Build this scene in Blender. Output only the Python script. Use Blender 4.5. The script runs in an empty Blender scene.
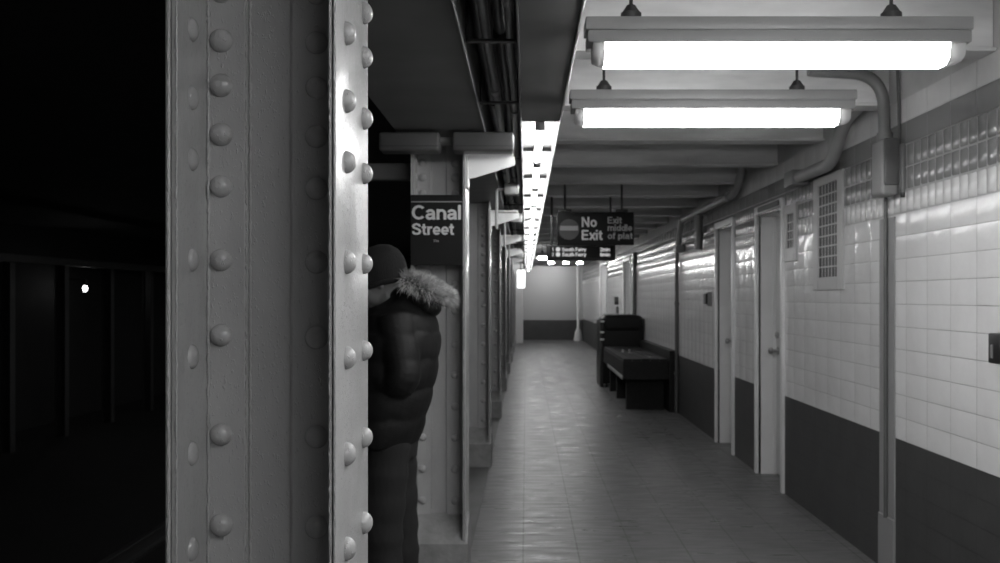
import bpy, bmesh, math, random
from mathutils import Vector, Matrix
random.seed(7)
C = bpy.context.scene.collection
S = bpy.context.scene
PI = math.pi

# ------------------------------------------------------------------ camera, world, exposure
F, CX, CY, HC = 1000.0, 526.0, 297.0, 1.5
cam_d = bpy.data.cameras.new('camera'); cam = bpy.data.objects.new('camera', cam_d); C.objects.link(cam)
cam.location = (0, 0, HC); cam.rotation_euler = (PI/2, 0, 0)
cam_d.sensor_width = 36.0; cam_d.lens = 36.0
cam_d.shift_x = -(CX-500)/1000.0; cam_d.shift_y = (CY-281.5)/1000.0
cam_d.clip_start = 0.02; cam_d.clip_end = 200
cam_d.dof.use_dof = True; cam_d.dof.focus_distance = 1.9; cam_d.dof.aperture_fstop = 9.0
S.camera = cam
W = bpy.data.worlds.new('world'); S.world = W; W.use_nodes = True
W.node_tree.nodes['Background'].inputs[0].default_value = (1, 1, 1, 1)
W.node_tree.nodes['Background'].inputs[1].default_value = 0.0015
S.view_settings.view_transform = 'Standard'; S.view_settings.look = 'None'
S.view_settings.gamma = 1.0; S.view_settings.use_curve_mapping = False
S.view_settings.exposure = 1.55
S.cycles.max_bounces = 8; S.cycles.diffuse_bounces = 5
TUBE, DIFFUSER = 10.5, 10.0          # emission of the bare tubes and of the fixture diffusers

# ------------------------------------------------------------------ materials
def mat(name, col, rough=0.5, metal=0.0, bump=0.0, bscale=30.0, var=0.0, vscale=4.0, emit=None, spec=0.5,
        fine=0.0, stretch=None):
    m = bpy.data.materials.new(name); m.use_nodes = True
    nt = m.node_tree; b = nt.nodes['Principled BSDF']
    b.inputs['Base Color'].default_value = (col, col, col, 1)
    b.inputs['Roughness'].default_value = rough; b.inputs['Metallic'].default_value = metal
    b.inputs['Specular IOR Level'].default_value = spec
    if emit:
        b.inputs['Emission Color'].default_value = (1, 1, 1, 1); b.inputs['Emission Strength'].default_value = emit
    if bump or var or fine:
        tc = nt.nodes.new('ShaderNodeTexCoord'); mp = nt.nodes.new('ShaderNodeMapping')
        nt.links.new(tc.outputs['Object'], mp.inputs['Vector'])
        if stretch: mp.inputs['Scale'].default_value = stretch
    if var:
        n = nt.nodes.new('ShaderNodeTexNoise'); n.inputs['Scale'].default_value = vscale
        n.inputs['Detail'].default_value = 6
        nt.links.new(mp.outputs[0], n.inputs['Vector'])
        r = nt.nodes.new('ShaderNodeMapRange'); r.inputs[1].default_value = 0.3; r.inputs[2].default_value = 0.7
        r.inputs[3].default_value = col*(1-var); r.inputs[4].default_value = col*(1+var)
        nt.links.new(n.outputs[0], r.inputs[0]); nt.links.new(r.outputs[0], b.inputs['Base Color'])
    if bump:
        n = nt.nodes.new('ShaderNodeTexNoise'); n.inputs['Scale'].default_value = bscale
        n.inputs['Detail'].default_value = 4
        nt.links.new(mp.outputs[0], n.inputs['Vector'])
        bp = nt.nodes.new('ShaderNodeBump'); bp.inputs['Strength'].default_value = bump
        bp.inputs['Distance'].default_value = 0.01
        nt.links.new(n.outputs[0], bp.inputs['Height'])
        last = bp
        if fine:
            n2 = nt.nodes.new('ShaderNodeTexNoise'); n2.inputs['Scale'].default_value = 230
            nt.links.new(mp.outputs[0], n2.inputs['Vector'])
            r2 = nt.nodes.new('ShaderNodeMapRange'); r2.inputs[1].default_value = 0.60; r2.inputs[2].default_value = 0.74
            nt.links.new(n2.outputs[0], r2.inputs[0])
            b2 = nt.nodes.new('ShaderNodeBump'); b2.inputs['Strength'].default_value = fine
            b2.inputs['Distance'].default_value = 0.002
            nt.links.new(r2.outputs[0], b2.inputs['Height']); nt.links.new(bp.outputs[0], b2.inputs['Normal'])
            last = b2
        nt.links.new(last.outputs[0], b.inputs['Normal'])
    return m

M = {
 'paint': mat('column_paint', 0.37, 0.25, bump=0.22, bscale=26, var=0.07, vscale=9, fine=0.55, stretch=(1, 1, 0.5)),
 'girder': mat('girder_paint', 0.16, 0.55, bump=0.15, bscale=8, var=0.12, vscale=3),
 'base': mat('base_concrete', 0.24, 0.75, bump=0.4, bscale=30, var=0.18, vscale=14),
 'tile': mat('white_glazed_tile', 0.72, 0.17, var=0.05, vscale=3, bump=0.30, bscale=11),
 'grout': mat('tile_grout', 0.28, 0.85),
 'farlamp': mat('far_lamp_glass', 0.9, 0.4, emit=30.0),
 'matte_white': mat('white_wall_paint', 0.42, 0.5),
 'grout_light': mat('pale_grout', 0.36, 0.4),
 'band': mat('grey_glazed_tile', 0.235, 0.16, var=0.05, vscale=3, bump=0.06, bscale=12),
 'dado': mat('dark_painted_tile', 0.050, 0.5, var=0.12, vscale=5, bump=0.1, bscale=20),
 'dado_grout': mat('dark_painted_joint', 0.04, 0.6),
 'plaster': mat('plaster', 0.50, 0.7, var=0.1, vscale=4, bump=0.2, bscale=14),
 'beam': mat('beam_paint', 0.72, 0.55, var=0.25, vscale=2.2, bump=0.3, bscale=9, stretch=(0.6, 1, 3)),
 'frame': mat('door_paint', 0.75, 0.4, bump=0.05, bscale=20, var=0.05),
 'leaf': mat('door_leaf_paint', 0.55, 0.4, bump=0.05, bscale=20),
 'metal': mat('brushed_metal', 0.45, 0.3, metal=0.9),
 'housing': mat('fixture_housing', 0.27, 0.45, var=0.06, vscale=6),
 'reflector': mat('white_enamel', 0.60, 0.35),
 'pan': mat('dimmed_enamel', 0.28, 0.5),  # enamel greyed to hold the pan dimmer than its glowing tube
 'vent': mat('vent_paint', 0.46, 0.4),
 'trough': mat('trough_cover', 0.11, 0.5, var=0.1, vscale=3),
 'tube': mat('lamp_tube', 0.9, 0.4, emit=TUBE),
 'diffuser': mat('lamp_diffuser', 0.9, 0.4, emit=DIFFUSER),
 'cap': mat('frosted_end', 0.75, 0.35),
 'dark': mat('dark_metal', 0.035, 0.45),
 'black': mat('black_plastic', 0.012, 0.4),
 'conduit': mat('conduit_paint', 0.18, 0.38, bump=0.1, bscale=40),
 'pipe': mat('pipe_paint', 0.38, 0.4, bump=0.15, bscale=30, var=0.1),
 'darkpipe': mat('dark_conduit', 0.09, 0.35),
 'box': mat('box_paint', 0.10, 0.42, var=0.06),
 'boxrim': mat('box_rim_paint', 0.26, 0.42),
 'sign': mat('sign_black', 0.007, 0.6, spec=0.25),
 'letter': mat('sign_white', 0.62, 0.5),
 'letter_dim': mat('sign_grey', 0.28, 0.5),
 'disc': mat('sign_disc', 0.045, 0.45),
 'screen': mat('screen_glow', 0.2, 0.4, emit=0.2),
 'litsign': mat('lit_sign_face', 0.8, 0.4, emit=0.75),
 'jacket': mat('black_nylon', 0.007, 0.6, spec=0.3, bump=0.25, bscale=18, stretch=(1, 1, 2)),
 'trouser': mat('dark_denim', 0.022, 0.9, bump=0.9, bscale=9, stretch=(1, 1, 0.5), spec=0.2),
 'beanie': mat('black_knit', 0.010, 0.95, bump=0.3, bscale=90, stretch=(2, 2, 0.4)),
 'skin': mat('skin', 0.24, 0.5),
 'hair': mat('dark_hair', 0.03, 0.6),
 'fur': mat('pale_fur', 0.55, 0.8, var=0.5, vscale=22),
 'furdark': mat('fur_lining', 0.10, 0.9),
 'bench': mat('stained_wood', 0.010, 0.6, spec=0.3, var=0.3, vscale=6, stretch=(4, 0.4, 4)),
 'strip': mat('pale_edge', 0.30, 0.4, var=0.4, vscale=30),
 'bin': mat('bin_metal', 0.005, 0.55, spec=0.3),
 'track': mat('soot_and_shade', 0.007, 0.8, var=0.3, vscale=2),  # soot, and painted shade on the ceiling over the tracks
 'post': mat('sooty_steel', 0.03, 0.45, var=0.2, vscale=3),
 'lamp': mat('tunnel_lamp', 0.9, 0.4, emit=6.0),
 'paper': mat('litter_paper', 0.6, 0.8),
}

def floor_mat():
    m = bpy.data.materials.new('platform_tile'); m.use_nodes = True
    nt = m.node_tree; b = nt.nodes['Principled BSDF']; N = nt.nodes.new; L = nt.links.new
    tc = N('ShaderNodeTexCoord'); sp = N('ShaderNodeSeparateXYZ'); L(tc.outputs['Object'], sp.inputs[0])
    def joint(out, off, period, w):
        a = N('ShaderNodeMath'); a.operation = 'ADD'; a.inputs[1].default_value = off; L(out, a.inputs[0])
        d = N('ShaderNodeMath'); d.operation = 'PINGPONG'; d.inputs[1].default_value = period/2; L(a.outputs[0], d.inputs[0])
        r = N('ShaderNodeMapRange'); r.inputs[1].default_value = w*0.35; r.inputs[2].default_value = w
        L(d.outputs[0], r.inputs[0]); return r.outputs[0]
    jx = joint(sp.outputs['X'], 0.017, 0.323, 0.0065)
    jy = joint(sp.outputs['Y'], -1.2, 3.57, 0.016)
    jz = joint(sp.outputs['Y'], -0.3, 1.19, 0.005)
    half = N('ShaderNodeMapRange'); half.inputs[3].default_value = 0.80; L(jz, half.inputs[0])
    m1 = N('ShaderNodeMath'); m1.operation = 'MULTIPLY'; L(jx, m1.inputs[0]); L(jy, m1.inputs[1])
    m2 = N('ShaderNodeMath'); m2.operation = 'MULTIPLY'; L(m1.outputs[0], m2.inputs[0]); L(half.outputs[0], m2.inputs[1])
    n = N('ShaderNodeTexNoise'); n.inputs['Scale'].default_value = 2.4; n.inputs['Detail'].default_value = 8
    n.inputs['Roughness'].default_value = 0.65; L(tc.outputs['Object'], n.inputs['Vector'])
    r = N('ShaderNodeMapRange'); r.inputs[1].default_value = 0.25; r.inputs[2].default_value = 0.75
    r.inputs[3].default_value = 0.105; r.inputs[4].default_value = 0.165; L(n.outputs[0], r.inputs[0])
    mx = N('ShaderNodeMix'); mx.data_type = 'FLOAT'; L(m2.outputs[0], mx.inputs[0]); mx.inputs[2].default_value = 0.058
    L(r.outputs[0], mx.inputs[3]); L(mx.outputs[0], b.inputs['Base Color'])
    # worn gloss
    mp = N('ShaderNodeMapping'); mp.inputs['Scale'].default_value = (1.2, 6, 1); L(tc.outputs['Object'], mp.inputs[0])
    n2 = N('ShaderNodeTexNoise'); n2.inputs['Scale'].default_value = 3.0; n2.inputs['Detail'].default_value = 6
    L(mp.outputs[0], n2.inputs['Vector'])
    r2 = N('ShaderNodeMapRange'); r2.inputs[1].default_value = 0.3; r2.inputs[2].default_value = 0.7
    r2.inputs[3].default_value = 0.24; r2.inputs[4].default_value = 0.52; L(n2.outputs[0], r2.inputs[0])
    L(r2.outputs[0], b.inputs['Roughness'])
    bp = N('ShaderNodeBump'); bp.inputs['Strength'].default_value = 0.25; bp.inputs['Distance'].default_value = 0.01
    L(n2.outputs[0], bp.inputs['Height']); L(bp.outputs[0], b.inputs['Normal'])
    b.inputs['Specular IOR Level'].default_value = 0.22
    return m
M['floor'] = floor_mat()
M['edge'] = mat('platform_border', 0.10, 0.6, bump=0.2, bscale=20, var=0.2, vscale=3)

# ------------------------------------------------------------------ mesh helpers
class MB:
    def __init__(s): s.bm = bmesh.new(); s.mi = 0
    def box(s, x0, x1, y0, y1, z0, z1, bev=0.0, seg=2):
        r = bmesh.ops.create_cube(s.bm, size=1.0)
        vs = r['verts']
        for v in vs:
            v.co = Vector((x0+(v.co.x+.5)*(x1-x0), y0+(v.co.y+.5)*(y1-y0), z0+(v.co.z+.5)*(z1-z0)))
        fs = {f for v in vs for f in v.link_faces}
        for f in fs: f.material_index = s.mi
        if bev:
            es = {e for v in vs for e in v.link_edges}
            bmesh.ops.bevel(s.bm, geom=list(es), offset=bev, segments=seg, affect='EDGES', profile=0.5, material=s.mi)
        return s
    def loft(s, rings, cap=True, smooth=True):
        R = [[s.bm.verts.new(p) for p in ring] for ring in rings]
        n = len(R[0])
        for a, b in zip(R, R[1:]):
            for i in range(n):
                f = s.bm.faces.new((a[i], a[(i+1) % n], b[(i+1) % n], b[i])); f.smooth = smooth; f.material_index = s.mi
        if cap:
            for ring in (R[0][::-1], R[-1]):
                f = s.bm.faces.new(ring); f.material_index = s.mi
        return s
    def tube(s, pts, r, n=12, cap=True):
        pts = [Vector(p) for p in pts]
        rr = r if isinstance(r, (list, tuple)) else [r]*len(pts)
        T = []
        for i in range(len(pts)):
            t = (pts[min(i+1, len(pts)-1)]-pts[max(i-1, 0)]).normalized(); T.append(t)
        up = Vector((0, 0, 1)) if abs(T[0].z) < 0.9 else Vector((1, 0, 0))
        u = T[0].cross(up).normalized(); rings = []
        for p, t, q in zip(pts, T, rr):
            u = (u - t*u.dot(t)).normalized(); v = t.cross(u)
            rings.append([p + (u*math.cos(2*PI*k/n)+v*math.sin(2*PI*k/n))*q for k in range(n)])
        return s.loft(rings, cap)
    def cyl(s, p0, p1, r, n=16, r1=None):
        return s.tube([p0, p1], [r, r if r1 is None else r1], n)
    def prism(s, poly, axis, a, b):
        def P(u, v, w):
            return {'x': (w, u, v), 'y': (u, w, v), 'z': (u, v, w)}[axis]
        A = [s.bm.verts.new(P(u, v, a)) for u, v in poly]; B = [s.bm.verts.new(P(u, v, b)) for u, v in poly]
        n = len(poly)
        fs = [s.bm.faces.new(A), s.bm.faces.new(B[::-1])]
        for i in range(n): fs.append(s.bm.faces.new((A[i], B[i], B[(i+1) % n], A[(i+1) % n])))
        for f in fs: f.material_index = s.mi
        bmesh.ops.recalc_face_normals(s.bm, faces=fs)
        return s
    def dome(s, c, nrm, r, h, n=20, rings=6):
        nrm = Vector(nrm).normalized(); c = Vector(c)
        up = Vector((0, 0, 1)) if abs(nrm.z) < .9 else Vector((1, 0, 0))
        u = nrm.cross(up).normalized(); v = nrm.cross(u)
        R = [[c - nrm*0.006 + (u*math.cos(2*PI*k/n)+v*math.sin(2*PI*k/n))*r*1.03 for k in range(n)]]
        for i in range(rings):
            a = i/rings*PI/2
            R.append([c + nrm*h*math.sin(a) + (u*math.cos(2*PI*k/n)+v*math.sin(2*PI*k/n))*r*math.cos(a) for k in range(n)])
        return s.loft(R, True)
    def ball(s, c, rx, ry=None, rz=None, u=16, v=10):
        ry = rx if ry is None else ry; rz = rx if rz is None else rz
        r = bmesh.ops.create_uvsphere(s.bm, u_segments=u, v_segments=v, radius=1.0)
        for q in r['verts']: q.co = Vector((c[0]+q.co.x*rx, c[1]+q.co.y*ry, c[2]+q.co.z*rz))
        for f in {f for q in r['verts'] for f in q.link_faces}: f.smooth = True; f.material_index = s.mi
        return s
    def build(s, name, m, parent=None, kind=None):
        me = bpy.data.meshes.new(name)
        if parent is not None:
            o_ = Vector(worldloc(parent))
            for v in s.bm.verts: v.co -= o_
        bmesh.ops.recalc_face_normals(s.bm, faces=s.bm.faces[:])
        s.bm.to_mesh(me); s.bm.free()
        for x in (m if isinstance(m, (list, tuple)) else [m]): me.materials.append(x)
        o = bpy.data.objects.new(name, me); C.objects.link(o)
        if parent is not None: o.parent = parent
        if kind: o['kind'] = kind
        return o

def worldloc(o):
    v = Vector((0, 0, 0))
    while o is not None: v += o.location; o = o.parent
    return v
def smooth(o, ang=40):
    for p in o.data.polygons: p.use_smooth = True
    try: o.data.set_sharp_from_angle(angle=math.radians(ang))
    except Exception: pass
    return o
def tag(o, label, cat, group=None):
    o['label'] = label; o['category'] = cat
    if group: o['group'] = group
    return o
def thing(name, label, cat, loc, group=None):
    o = bpy.data.objects.new(name, None); C.objects.link(o); o.location = loc
    o.empty_display_size = 0.1
    return tag(o, label, cat, group)
def copy_tree(o, parent=None):
    c = o.copy(); C.objects.link(c); c.parent = parent
    for ch in list(o.children): copy_tree(ch, c)
    return c
def bend(pts, rad, n=8):
    """round the corners of a polyline"""
    pts = [Vector(p) for p in pts]; out = [pts[0]]
    for a, b, c in zip(pts, pts[1:], pts[2:]):
        d = min(rad, (b-a).length*.49, (c-b).length*.49)
        p = b+(a-b).normalized()*d; q = b+(c-b).normalized()*d
        for i in range(n+1):
            t = i/n; out.append(p*(1-t)**2 + b*2*t*(1-t) + q*t*t)
    out.append(pts[-1]); return out
def arc(cx, cy, rx, ry, a0, a1, n=14):
    return [(cx+rx*math.cos(math.radians(a0+(a1-a0)*i/n)), cy+ry*math.sin(math.radians(a0+(a1-a0)*i/n))) for i in range(n+1)]
GLYPH = {   # centre lines of a heavy grotesque alphabet: cap height 1, x-height .72
 'C': (.80, [arc(.42, .5, .33, .41, 42, 318, 20)]),
 'a': (.62, [arc(.28, .45, .19, .185, 165, 0)+[(.47, .14), (.51, 0)], [(.47, .40), (.36, .375)]+arc(.235, .215, .145, .145, 90, 270)+[(.36, .11), (.47, .22)]]),
 'n': (.62, [[(.10, 0), (.10, .72)], [(.10, .42)]+arc(.30, .43, .20, .205, 170, 0)+[(.50, 0)]]),
 'h': (.62, [[(.10, 0), (.10, 1)], [(.10, .42)]+arc(.30, .43, .20, .205, 170, 0)+[(.50, 0)]]),
 'l': (.24, [[(.10, 0), (.10, 1)]]),
 'S': (.72, [[(.60, .70), (.53, .85), (.35, .915), (.17, .85), (.105, .73), (.17, .61), (.36, .535), (.54, .45), (.61, .29), (.53, .14), (.35, .085), (.16, .14), (.09, .31)]]),
 't': (.40, [[(.17, .92), (.17, .19), (.22, .09), (.36, .075)], [(0, .645), (.35, .645)]]),
 'r': (.40, [[(.10, 0), (.10, .72)], [(.10, .40), (.15, .57), (.25, .635), (.38, .635)]]),
 'e': (.60, [[(.10, .345), (.50, .345)]+arc(.30, .36, .20, .275, 0, 322, 20)]),
 'E': (.66, [[(.10, 0), (.10, 1)], [(.1, .085), (.60, .085)], [(.1, .51), (.56, .51)], [(.1, .915), (.60, .915)]]),
 'F': (.60, [[(.10, 0), (.10, 1)], [(.1, .49), (.50, .49)], [(.1, .915), (.56, .915)]]),
 'x': (.56, [[(.06, 0), (.50, .72)], [(.06, .72), (.50, 0)]]),
 'i': (.24, [[(.10, 0), (.10, .72)], [(.10, .84), (.10, 1)]]),
 'N': (.78, [[(.10, 0), (.10, 1)], [(.12, .92), (.60, .08)], [(.62, 0), (.62, 1)]]),
 'T': (.64, [[(.31, 0), (.31, 1)], [(.01, .915), (.61, .915)]]),
 'o': (.62, [arc(.31, .36, .21, .275, 0, 360, 24)]),
 'm': (.90, [[(.10, 0), (.10, .72)], [(.10, .45)]+arc(.265, .46, .165, .175, 170, 0)+[(.43, 0)], [(.43, .45)]+arc(.60, .46, .17, .175, 170, 0)+[(.77, 0)]]),
 'd': (.62, [arc(.29, .36, .19, .275, 0, 360, 24), [(.50, 0), (.50, 1)]]),
 'p': (.62, [arc(.31, .36, .19, .275, 0, 360, 24), [(.10, -.24), (.10, .72)]]),
 'f': (.38, [[(.16, 0), (.16, .78), (.22, .90), (.36, .92)], [(0, .645), (.34, .645)]]),
 'u': (.62, [[(.10, .72)]+arc(.30, .29, .20, .205, 180, 350)+[(.50, .30)], [(.50, 0), (.50, .72)]]),
 'y': (.56, [[(.05, .72), (.28, .08)], [(.51, .72), (.24, -.10), (.16, -.17), (.05, -.17)]]),
 '1': (.50, [[(.30, 0), (.30, 1)], [(.08, .74), (.30, .90)]]),
 '2': (.60, [[(.10, .70)]+arc(.30, .70, .20, .215, 170, -20)+[(.10, .085), (.54, .085)]]),
 '8': (.62, [arc(.30, .72, .17, .195, 0, 360, 20), arc(.30, .28, .20, .205, 0, 360, 20)]),
 ' ': (.30, [])}
def text_mesh(name, body, size, m, parent, loc, bold=0, rot=None, width=None, weight=.165, depth=.002):
    """lettering standing upright at loc, cap height = size, facing -Y"""
    mb = MB(); x = 0.0; tot = sum(GLYPH[c][0] for c in body)*size; k = (width/tot) if width else 1.0; h = weight/2
    for ci, c in enumerate(body):
        adv, strokes = GLYPH[c]
        for si, st in enumerate(strokes):
            P = [Vector((a*1.0, b_)) for a, b_ in st]; n = len(P)
            closed = (P[0]-P[-1]).length < .001; Lv, Rv = [], []
            for i in range(n):
                p0 = P[i-1] if i else (P[-2] if closed else None); p1 = P[i+1] if i < n-1 else (P[1] if closed else None)
                d0 = (P[i]-p0).normalized() if p0 is not None else None; d1 = (p1-P[i]).normalized() if p1 is not None else None
                d = (d0+d1).normalized() if d0 is not None and d1 is not None else (d1 if d0 is None else d0)
                nn = Vector((-d.y, d.x)); kk = 1.0
                if d0 is not None and d1 is not None: kk = 1/max(.6, nn.dot(Vector((-d1.y, d1.x))))
                Lv.append(P[i]+nn*h*kk); Rv.append(P[i]-nn*h*kk)
            yy = loc[1]-.0004*si
            def W3(q, dy): return (loc[0]+(x+q.x*size)*k, yy+dy, loc[2]+q.y*size)
            fr = [(mb.bm.verts.new(W3(a, -depth)), mb.bm.verts.new(W3(b_, -depth)), mb.bm.verts.new(W3(a, 0)), mb.bm.verts.new(W3(b_, 0))) for a, b_ in zip(Lv, Rv)]
            for A, B in zip(fr, fr[1:]):
                for q in ((0, 1), (1, 3), (3, 2), (2, 0)):
                    mb.bm.faces.new((A[q[0]], A[q[1]], B[q[1]], B[q[0]]))
            for A in (fr[0], fr[-1]): mb.bm.faces.new((A[0], A[1], A[3], A[2]))
        x += adv*size
    return mb.build(name, m, parent)

XW = 1.974                      # right wall face
Z_DADO, Z_B0, Z_B1, Z_TOP, Z_CEIL = 0.746, 2.058, 2.412, 2.535, 2.96
Y0, Y1 = -9.0, 34.9

# ------------------------------------------------------------------ setting
b = MB(); b.box(-0.325, XW+0.3, Y0, Y1+0.2, -0.25, 0); b.build('floor', M['floor'], kind='structure')
b = MB(); b.box(-1.75, -0.327, Y0, Y1+0.2, -0.25, -0.004); b.build('floor_edge', M['edge'], kind='structure')
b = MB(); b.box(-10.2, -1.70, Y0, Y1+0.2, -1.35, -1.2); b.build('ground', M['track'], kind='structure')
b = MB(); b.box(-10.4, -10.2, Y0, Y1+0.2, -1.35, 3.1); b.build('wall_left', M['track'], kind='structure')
b = MB(); b.box(-.44, XW+0.3, Y0, Y1+0.2, Z_CEIL, Z_CEIL+0.15); b.build('ceiling', M['plaster'], kind='structure')
b = MB(); b.box(-10.4, -.44, Y0, Y1+0.2, Z_CEIL, Z_CEIL+0.15); b.build('ceiling_over_tracks', M['track'], kind='structure')  # near-black colour stands in for the missing light over the tracks
b = MB(); b.box(-10.4, XW+0.3, Y0-0.2, Y0, -1.35, 3.1); b.build('wall_back', M['track'], kind='structure')

# door openings along the right wall: (near y, far y, top z)
DOORS = [(7.69, 8.50, 2.20), (9.52, 10.31, 2.20), (18.9, 20.1, 2.20), (24.4, 26.4, 2.30)]
def in_open(y0, y1, z0, z1):
    for a, c, t in DOORS:
        if y1 > a-.02 and y0 < c+.02 and z0 < t: return (a-.02, c+.02, t)
    return None
wall = MB(); bm = wall.bm
segs = []; y = Y0
for a, c, t in DOORS:
    segs.append((y, a, 0)); segs.append((a, c, t)); y = c
segs.append((y, Y1+.2, 0))
for (a, c, t) in segs:                       # backing: dark joints below, grout above
    if t == 0:
        wall.mi = 4; wall.box(XW+.004, XW+.24, a, c, 0, Z_DADO)
        wall.mi = 6; wall.box(XW+.004, XW+.24, a, c, Z_DADO, Z_B0-.118)
        wall.mi = 3; wall.box(XW+.004, XW+.24, a, c, Z_B0-.118, Z_B0)
    else:
        pass
    wall.mi = 3; wall.box(XW+.004, XW+.24, a, c, max(Z_B0, t), Z_B0+.3)
    wall.mi = 3; wall.box(XW+.004, XW+.24, a, c, Z_B0+.3, Z_TOP)
    wall.mi = 5; wall.box(XW+.006, XW+.24, a, c, Z_TOP, Z_CEIL)
def tile(y0, y1, z0, z1, mi, g=0.0013, cush=0.0004, edge=0.006, tilt=0.002, w_smooth=True):
    o = in_open(y0, y1, z0, z1)
    if o:
        a, c, t = o
        if z0 < t < z1 and t-z0 > .03: z0 = t
        elif z1 <= t+.03:
            if y0 < a and a-y0 > .02: y1 = a
            elif y1 > c and y1-c > .02: y0 = c
            else: return
    y0 += g; y1 -= g; z0 += g; z1 -= g
    e = min(edge, (y1-y0)*.25)
    ys = [y0, y0+e, (y0+y1)/2, y1-e, y1]; zs = [z0, z0+edge, (z0+z1)/2, z1-edge, z1]
    ta, tb = random.uniform(-tilt, tilt), random.uniform(-tilt, tilt)
    G = []
    for j, zz in enumerate(zs):
        row = []
        for i, yy in enumerate(ys):
            d = 0.0
            if i in (0, 4) or j in (0, 4): d = cush*1.4
            elif i == 2 and j == 2: d = -cush*.35
            row.append(bm.verts.new((XW + d + ta*(yy-(y0+y1)/2) + tb*(zz-(z0+z1)/2), yy, zz)))
        G.append(row)
    for j in range(4):
        for i in range(4):
            f = bm.faces.new((G[j][i], G[j][i+1], G[j+1][i+1], G[j+1][i])); f.smooth = w_smooth; f.material_index = mi
TW = 0.271
def row(z0, z1, w, mi, off=4.38, y_end=Y1, **k):
    n0 = int((Y0-off)/w)
    y = off+n0*w
    while y < y_end:
        tile(y, y+w, z0, z1, mi, **k); y += w
nb = 11; hb = (Z_B0-.118-Z_DADO)/(nb-1)
for i in range(6): row(i*Z_DADO/6, (i+1)*Z_DADO/6, TW, 2, g=.0008, cush=.0002, edge=.004, tilt=.001, w_smooth=False)
for i in range(nb-1): row(Z_DADO+i*hb, Z_DADO+(i+1)*hb, TW, 0)
row(Z_B0-.118, Z_B0, TW/3, 0, cush=.0048, edge=.012, tilt=.02, w_smooth=True, g=.0018)
row(Z_B0, Z_B0+.118, TW/3, 1, cush=.0030, edge=.010, tilt=.012, w_smooth=True, g=.0035)
row(Z_B0+.118, Z_B0+.237, TW/3, 1, cush=.0030, edge=.010, tilt=.012, w_smooth=True, g=.0035)
row(Z_B0+.237, Z_B1, TW, 1)
row(Z_B1, Z_TOP, TW, 0)
wall.build('wall_right', [M['tile'], M['band'], M['dado'], M['grout_light'], M['dado_grout'], M['plaster'], M['grout']], kind='structure')
# end wall
b = MB(); b.mi = 0; b.box(-.12, XW, Y1, Y1+.2, Z_DADO-.05, Z_CEIL); b.mi = 1; b.box(-.12, XW, Y1-.004, Y1+.2, 0, Z_DADO-.05)
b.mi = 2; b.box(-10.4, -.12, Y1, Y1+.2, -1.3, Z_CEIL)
b.build('wall_far', [M['matte_white'], M['dado'], M['track']], kind='structure')
b = MB(); b.box(-.45, -.10, 32.4, Y1, 0, Z_CEIL); b.build('wall_stub', M['frame'], kind='structure')

# doors
def door(n, a, c, t, knob=True, plate=False):
    root = bpy.data.objects.new('door_%d' % n, None); C.objects.link(root); root.location = (XW, (a+c)/2, 0)
    root['kind'] = 'structure'
    f = MB(); w = .062; px = XW-.022
    f.box(px, XW+.02, a-w, a, 0, t+w, .004); f.box(px, XW+.02, c, c+w, 0, t+w, .004); f.box(px, XW+.02, a, c, t, t+w, .004)
    f.box(XW+.02, XW+.19, a-.001, a+.02, 0, t); f.box(XW+.02, XW+.19, c-.02, c+.001, 0, t)
    f.box(XW+.02, XW+.19, a, c, t-.02, t+.001)
    f.box(XW+.12, XW+.146, c-.032, c-.02, 0, t-.02)
    smooth(f.build('door_frame', M['frame'], root), 30)
    l = MB(); l.box(XW+.146, XW+.185, a+.02, c-.02, .01, t-.02, .003)
    leaf = l.build('door_leaf', M['leaf'], root)
    h = MB(); h.box(XW+.19, XW+.24, a-.05, c+.05, 0, t+.02); h.build('door_backing', M['dark'], root)
    if knob:
        k = MB(); yk = c-.095; zk = 1.05
        k.cyl((XW+.146, yk, zk), (XW+.136, yk, zk), .032); k.cyl((XW+.136, yk, zk), (XW+.098, yk, zk), .012)
        k.ball((XW+.085, yk, zk), .024, .029, .029)
        smooth(k.build('door_knob', M['metal'], leaf))
        k = MB(); k.cyl((XW+.146, yk, zk+.13), (XW+.128, yk, zk+.13), .028); k.cyl((XW+.128, yk, zk+.13), (XW+.12, yk, zk+.13), .013)
        smooth(k.build('door_lock', M['metal'], leaf))
    if plate:
        k = MB(); k.box(px-.008, px, a+.02, c-.1, t+.008, t+.05, .002); k.build('door_number_plate', M['dark'], root)
    return root
door(1, *DOORS[0], plate=True); door(2, *DOORS[1]); door(3, *DOORS[2]); door(4, *DOORS[3])

# ceiling beams
k = 0
y = 4.23-1.21*10
while y < Y1-.6:
    b = MB(); b.box(-.03, XW+.004, y, y+.10, 2.545, Z_CEIL+.02, .006)
    b.box(-.03, XW+.004, y-.03, y+.13, 2.535, 2.552, .004)
    b.build('trim_%d' % (k+1), M['beam'], kind='structure'); k += 1; y += 1.21
# longitudinal girder over the columns
b = MB(); b.box(-.665, -.215, Y0, Y1, 2.345, Z_CEIL+.02, .004); b.box(-.214, -.208, Y0, Y1, 2.336, 2.36, .001)
b.build('ceiling_girder', M['girder'], kind='structure')
b = MB(); b.box(-.205, -.03, Y0, Y1, 2.56, Z_CEIL+.02); b.build('ceiling_soffit', M['dark'], kind='structure')

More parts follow.
